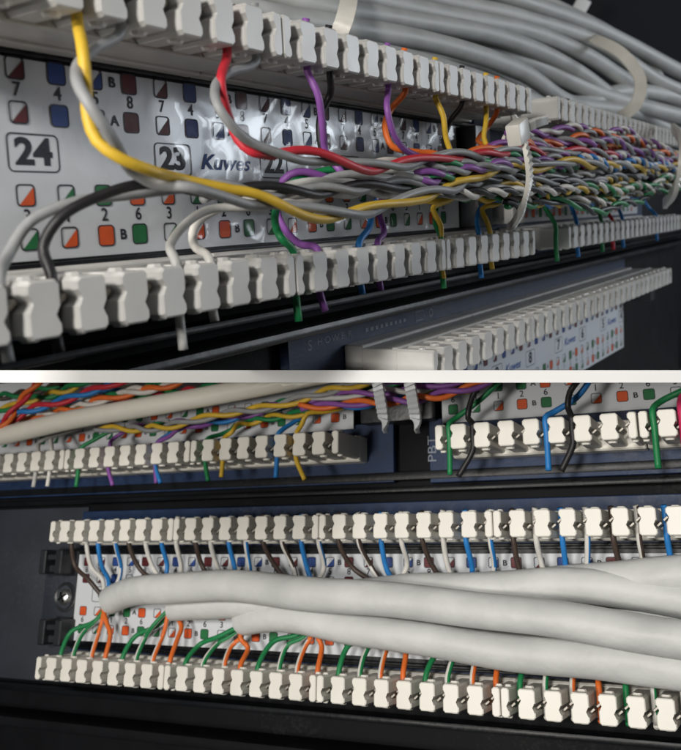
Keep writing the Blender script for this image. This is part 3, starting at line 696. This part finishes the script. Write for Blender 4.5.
struct('chassis_plate', B, [(-130, 200, -90, 60, -DB - 4.6, -DB - 2.2)], M['black'], 'dark slate chassis plate behind the lower panels', False)
struct('chassis_rail', B, [(-130, 200, 20.0, 20.9, -DB - 2.1, -DB + 1.2)], M['black_gloss'], 'black chassis rail just above the cabled panel', False, .3)
struct('chassis_rail', B, [(-130, 200, 22.3, 23.9, -DB - 2.1, -DB - 1.4 + 1.6)], M['black_gloss'], 'black chassis rail under the navy boards', False, .3)
struct('chassis_ledge', B, [(-130, 200, -19.4, -18.4, -DB - 2.1, -DB + 3)], M['black_gloss'], 'black ledge under the lower connector row', False, .3)
struct('chassis_ledge', B, [(-130, 200, -25.5, -23.6, -DB - 2.1, -DB + 8)], M['black'], 'wide black ledge along the bottom of the picture', False, .6)
struct('side_plate', B, [(-130, -1.9, -17.8, 19.4, -DB - 2.19, -DB - 1.65)], M['slate'], 'slate grey side plate left of the cabled panel', False, .1)

# grey cables with their eight wires: every cable feeds one port of the cabled panel
STB = Slots(B, U0B, PB, VBt, HB); SBB = Slots(B, U0B, PB, -VBt, HB)
def CB(*pts): return [B.at(*q) for q in pts]
cables = [
    ('thick grey cable with the leftmost stripped end, lying across the label', CB((109, 601, -7.5), (122, 596, -6), (150, 590, -3.2), (200, 587, -1.4), (260, 588, -.4), (320, 592, .4), (380, 600, .8), (450, 607, 1.2), (530, 617, 1.6), (610, 628, 2), (700, 640, 2.2))),
    ('grey cable stripped below the first one, rising behind it to the right', CB((175, 606, -7.5), (195, 605, -6.5), (240, 603, -5.5), (300, 598, -5), (380, 592, -5), (450, 590, -5), (540, 586, -5), (620, 592, -5), (700, 600, -5))),
    ('lowest thick grey cable, sagging towards the lower connector row', CB((245, 620, -7), (262, 618, -5.5), (300, 620, -3.8), (360, 629, -3), (450, 642, -2.2), (540, 655, -1.8), (620, 664, -1.2), (700, 672, -1))),
    ('grey cable wedged behind the lowest cable near the middle', CB((318, 616, -8.5), (345, 616, -8), (420, 622, -7.5), (520, 632, -7), (610, 640, -6.4), (700, 650, -6))),
    ('grey cable surfacing along the top of the bundle', CB((400, 612, -8.5), (430, 606, -8), (500, 594, -7.6), (580, 583, -6.6), (640, 578, -5.6), (705, 574, -5))),
    ('grey cable hidden behind the bundle right of centre', CB((476, 622, -9), (520, 624, -9), (600, 628, -8.5), (700, 634, -8))),
    ('grey cable hidden behind the bundle near the right edge', CB((562, 628, -9.4), (600, 626, -9.3), (650, 618, -9), (710, 612, -8.6))),
    ('short visible cable end at the right edge of the bundle', CB((655, 640, -9.4), (690, 640, -9.3), (730, 640, -9)))]
TOPC = ['brown', ('white', 'brown'), 'blue', ('white', 'blue')]
BOTC = ['green', ('white', 'green'), ('white', 'orange'), 'orange']
for k, (lb, pts) in enumerate(cables):
    pts = pts + [pts[-1] + (pts[-1] - pts[-2]).normalized() * 70]
    root = empty('data_cable', loc=pts[0]); org = Vector(pts[0]); tag(root, lb, 'cable', 'grey cables across the cabled panel')
    path = wander(catmull(pts, 1.2), .28); bm = bmesh.new(); ph = k * 1.7
    R0 = 2.8; fr = frames(path); rings = []; sd = 22
    ts = [(0, .70, 2.6), (0, .72, .02), (0, .97, -.02)] + [(i, 1.0, 0) for i in range(1, len(path))]     # cut sleeve: wall, rim, skin
    for (i, q, back) in ts:
        t_, a_, b_ = fr[i]; ln = i / len(path)
        ring = []
        for m in range(sd):
            an = 2 * math.pi * m / sd
            sq = 1 + .05 * math.sin(an * 2 + ph + ln * 9) * (.4 + .6 * math.sin(ln * 17 + ph) ** 2) + .018 * math.sin(an * 3 + ln * 60 + ph) * max(0, math.sin(ln * 23 + ph))
            cut = .55 * math.sin(an + ph) if i == 0 else 0
            ring.append(bm.verts.new(path[i] - org + t_ * (back + cut) + (a_ * math.cos(an) + b_ * math.sin(an)) * R0 * q * sq))
        rings.append(ring)
    for ra, rb in zip(rings, rings[1:]):
        for m in range(sd): bm.faces.new((ra[m], ra[(m + 1) % sd], rb[(m + 1) % sd], rb[m]))
    bm.faces.new(rings[0][::-1]); bm.faces.new(rings[-1])
    sharp(finish('jacket', bm, M['jacket'], root), 50)
    J = pts[0]; ax = (path[2] - path[0]).normalized()
    order = [0, 1, 2, 3]
    for j in range(4):
        for row in (1, -1):
            sl = STB if row > 0 else SBB
            u = sl.u0 + (4 * k + j + .5) * PB
            cc = TOPC[j] if row > 0 else BOTC[j]
            if row < 0 and k % 2 == 1 and j in (2, 3) and k > 4: cc = BOTC[j]
            st = None
            if isinstance(cc, tuple): cc, st = cc
            rnd = lambda a: random.uniform(-a, a)
            pp = sl.pts(u, -1 if row > 0 else 1, 0.5 if row > 0 else .1, rnd(.3), -4.4 + rnd(.6))
            off = B.V * (row * .95 + rnd(.3)) + B.N * rnd(1.0); end = J - ax * .9 + off
            inner = pp[-1]
            dv = (end - inner)
            m1 = inner + dv * .28 + B.V * (-row * (1.5 + rnd(.5))) + B.N * (-1.4 + rnd(.8)) - B.U * (dv.dot(B.U) * (.16 + rnd(.08)))
            m2 = inner + dv * .68 + B.N * (-.4 + rnd(1.0)) + B.U * rnd(.9) - B.U * (dv.dot(B.U) * .08)
            pth = catmull(pp + [m1, m2, end, J + ax * .8 + off * .8, J + ax * 2.5 + off * .7], .7)
            bm, mats = wire_mesh(pth, .47, cc, st, org, None)
            finish('wire', bm, mats, root)

# wires of the navy-board rows
SC = Slots(B, 69.2 - 99.0, 33.0 / 8, VC, HB); SD = Slots(B, 87.6, 33.6 / 8, VC - .4, HB)
def legC(x, mids, tail=3.2, lean=0., sl=None):
    sl = sl or SC; u = sl.u(x, 455 - x * .05); return sl.pts(u, 1, tail, lean, -2.4) + CB(*mids)
GL = 'twisted pairs above the navy-board rows'
pair('white and light grey pair into the far left of the navy-board row', ('light_grey', 'white'), CB((70, 428, -3), (120, 416, -4), (180, 400, -5), (260, 378, -6)), (legC(33, [(40, 442, -4)]), legC(45, [(52, 436, -5)])), .5, 11, False, GL)
pair('green and purple pair into the navy-board row at left', ('green', 'purple'), CB((130, 428, -4), (170, 424, -5), (230, 414, -6), (300, 402, -6), (360, 391, -6), (420, 377, -6)), (legC(86, [(94, 440, -3), (112, 431, -4)], 3.6), legC(104, [(112, 440, -5), (122, 433, -6)], 3.6, .5)), .5, 11, False, GL)
pair('blue and purple pair into the middle of the navy-board row', ('blue', 'purple'), CB((190, 426, -3), (230, 418, -5), (300, 406, -5), (370, 396, -5), (430, 386, -5), (480, 375, -5)), (legC(149, [(163, 438, -4), (178, 430, -4)], 3.6, .5), legC(163, [(170, 436, -2), (180, 428, -2)], 3.6, .2)), .5, 12, False, GL)
pair('green and yellow pair into the navy-board row right of centre', ('green', 'yellow'), CB((245, 424, -6), (270, 416, -5), (320, 408, -4), (380, 398, -4), (440, 388, -4), (495, 375, -4)), (legC(212, [(222, 434, -6), (235, 428, -7)], 3.6, .3), legC(230, [(232, 432, -1), (238, 424, -3)], 3.0)), .5, 12, False, GL)
pair('blue and yellow pair nearest the end of the navy-board row', ('blue', 'yellow'), CB((318, 412, -3), (335, 406, -4), (380, 404, -3), (430, 397, -3), (470, 388, -3), (505, 376, -3)), (legC(284, [(294, 422, -5), (308, 414, -6)], 3.6), legC(303, [(302, 424, -1), (307, 414, -1)], 4.2, .5)), .52, 13, False, GL)
pair('yellow and grey pair running along the underside of the cream cable', ('yellow', 'grey'), CB((96, 430, -1), (140, 427, -1), (180, 423, 0), (240, 410, 0), (290, 402, 0), (340, 391, 0), (400, 376, 0)), (None, None), .55, 15, False, GL)
pair('orange and purple pair crossing the two clear straps', ('orange', 'purple'), CB((300, 407, 0), (340, 406, 0), (390, 402, 1), (440, 392, 1), (480, 382, 1), (505, 375, 1)), (None, None), .55, 14, False, GL)
pair('light grey and purple pair above the orange and purple pair', ('light_grey', 'purple'), CB((230, 414, -2), (300, 402, -1), (360, 396, 0), (410, 388, 0), (450, 380, 0), (470, 374, 0)), (None, None), .55, 13, False, GL)
GU = 'twisted pairs at the upper left of the lower bay'
ul = [(('red', 'orange'), 'red and orange pair at the upper left corner', [(-8, 434, 5), (8, 420, 5), (22, 402, 4), (42, 378, 4)], 10), (('blue', 'red'), 'blue and red pair above the cream cable', [(2, 430, 3), (24, 412, 3), (60, 399, 3), (100, 388, 3), (140, 374, 3)], 13),
      (('green', 'yellow'), 'green and yellow pair behind the blue and red pair', [(-8, 412, -2), (24, 402, -2), (58, 392, -2), (95, 376, -2)], 11), (('white', 'green'), 'white and green pair over the middle of the cream cable', [(40, 418, -2), (85, 404, -2), (120, 394, -2), (175, 376, -2)], 12),
      (('orange', 'white'), 'orange and white pair touching the top of the cream cable', [(10, 424, -1), (45, 415, -1), (80, 406, -1), (130, 393, -1), (170, 382, -1), (195, 374, -1)], 12), (('green', 'brown'), 'green and brown pair at the rear upper left', [(-8, 398, -6), (30, 392, -6), (70, 384, -6), (100, 374, -6)], 11),
      (('red', 'green'), 'red and green pair just above the cream cable', [(70, 414, -5), (120, 402, -5), (180, 392, -5), (230, 382, -5), (255, 374, -5)], 11), (('blue', 'white'), 'blue and white pair rearmost at upper left', [(-8, 422, -7), (50, 408, -7), (110, 390, -7), (150, 374, -7)], 11)]
for cs, lb, pts, pi_ in ul: pair(lb, cs, CB(*pts), (None, None), .62, pi_, False, GU)
cable('cream round cable slanting across the upper left', CB((-40, 441, 4), (0, 436, 4), (70, 420, 3), (140, 408, 2), (220, 394, 1), (330, 372, 0)), 2.05, M['jacket_w'], upper=False, wob=.008)
GT = 'clear straps in the dark notch'
for x, lb in ((380, 'left of two clear ribbed straps round the orange and purple pair'), (412, 'right of two clear ribbed straps round the orange and purple pair')):
    tie(lb, CB((x - 5, 372, 1), (x - 2, 384, 4), (x + 1, 402, 4.5), (x + 4, 418, 3), (x + 6, 428, -4)), 1.9, .5, B.N, mtl='tie_clear', ribn=1, step=.4, upper=False, group=GT)
local = empty('cable_saddle', MB_); tag(local, 'black cable saddle behind the two clear straps', 'bracket')
u_, v_ = B.uv(395, 412, -DB + 2)
local_box('saddle_body', local, u_ - 7, u_ + 8, v_ - 2, v_ + 9, -DB - 2, -DB + 3, M['black_plastic'], .6, 2, B, False)
def legD(x, y, mids, tail, lean=0): u = SD.u(x, y); return SD.pts(u, 1, tail, lean, -1.5) + CB(*mids)
GD = 'loose wires on the PBT board'
single('green wire in the first slot of the PBT board', 'green', legD(447, 442, [(456, 418, -3), (480, 400, -3), (500, 380, -3), (504, 372, -3)], 4.2), .55, None, False, group=GD)
single('black wire left of the middle, falling across the PBT row', 'black', legD(468, 440, [(468, 418, 0), (472, 398, 0), (482, 380, 0), (485, 372, 0)], 4.6, -.6), .6, None, False, group=GD)
single('blue wire in the middle of the PBT row', 'blue', legD(546, 432, [(554, 412, -3), (576, 398, -3), (590, 380, -3), (594, 372, -3)], 4.2), .6, None, False, group=GD)
single('black wire beside the blue one on the PBT row', 'black', legD(570, 430, [(568, 408, 0), (570, 392, 0), (580, 378, 0), (583, 371, 0)], 4.4, -.5), .62, None, False, group=GD)
single('green wire after the seam of the PBT row', 'green', legD(652, 424, [(660, 402, -3), (680, 392, -3), (700, 384, -3)], 4.6), .6, None, False, group=GD)
single('crimson wire at the right edge of the PBT row', 'crimson', legD(678, 420, [(682, 398, -3), (690, 385, -3), (696, 374, -3)], 4.2), .75, None, False, group=GD)
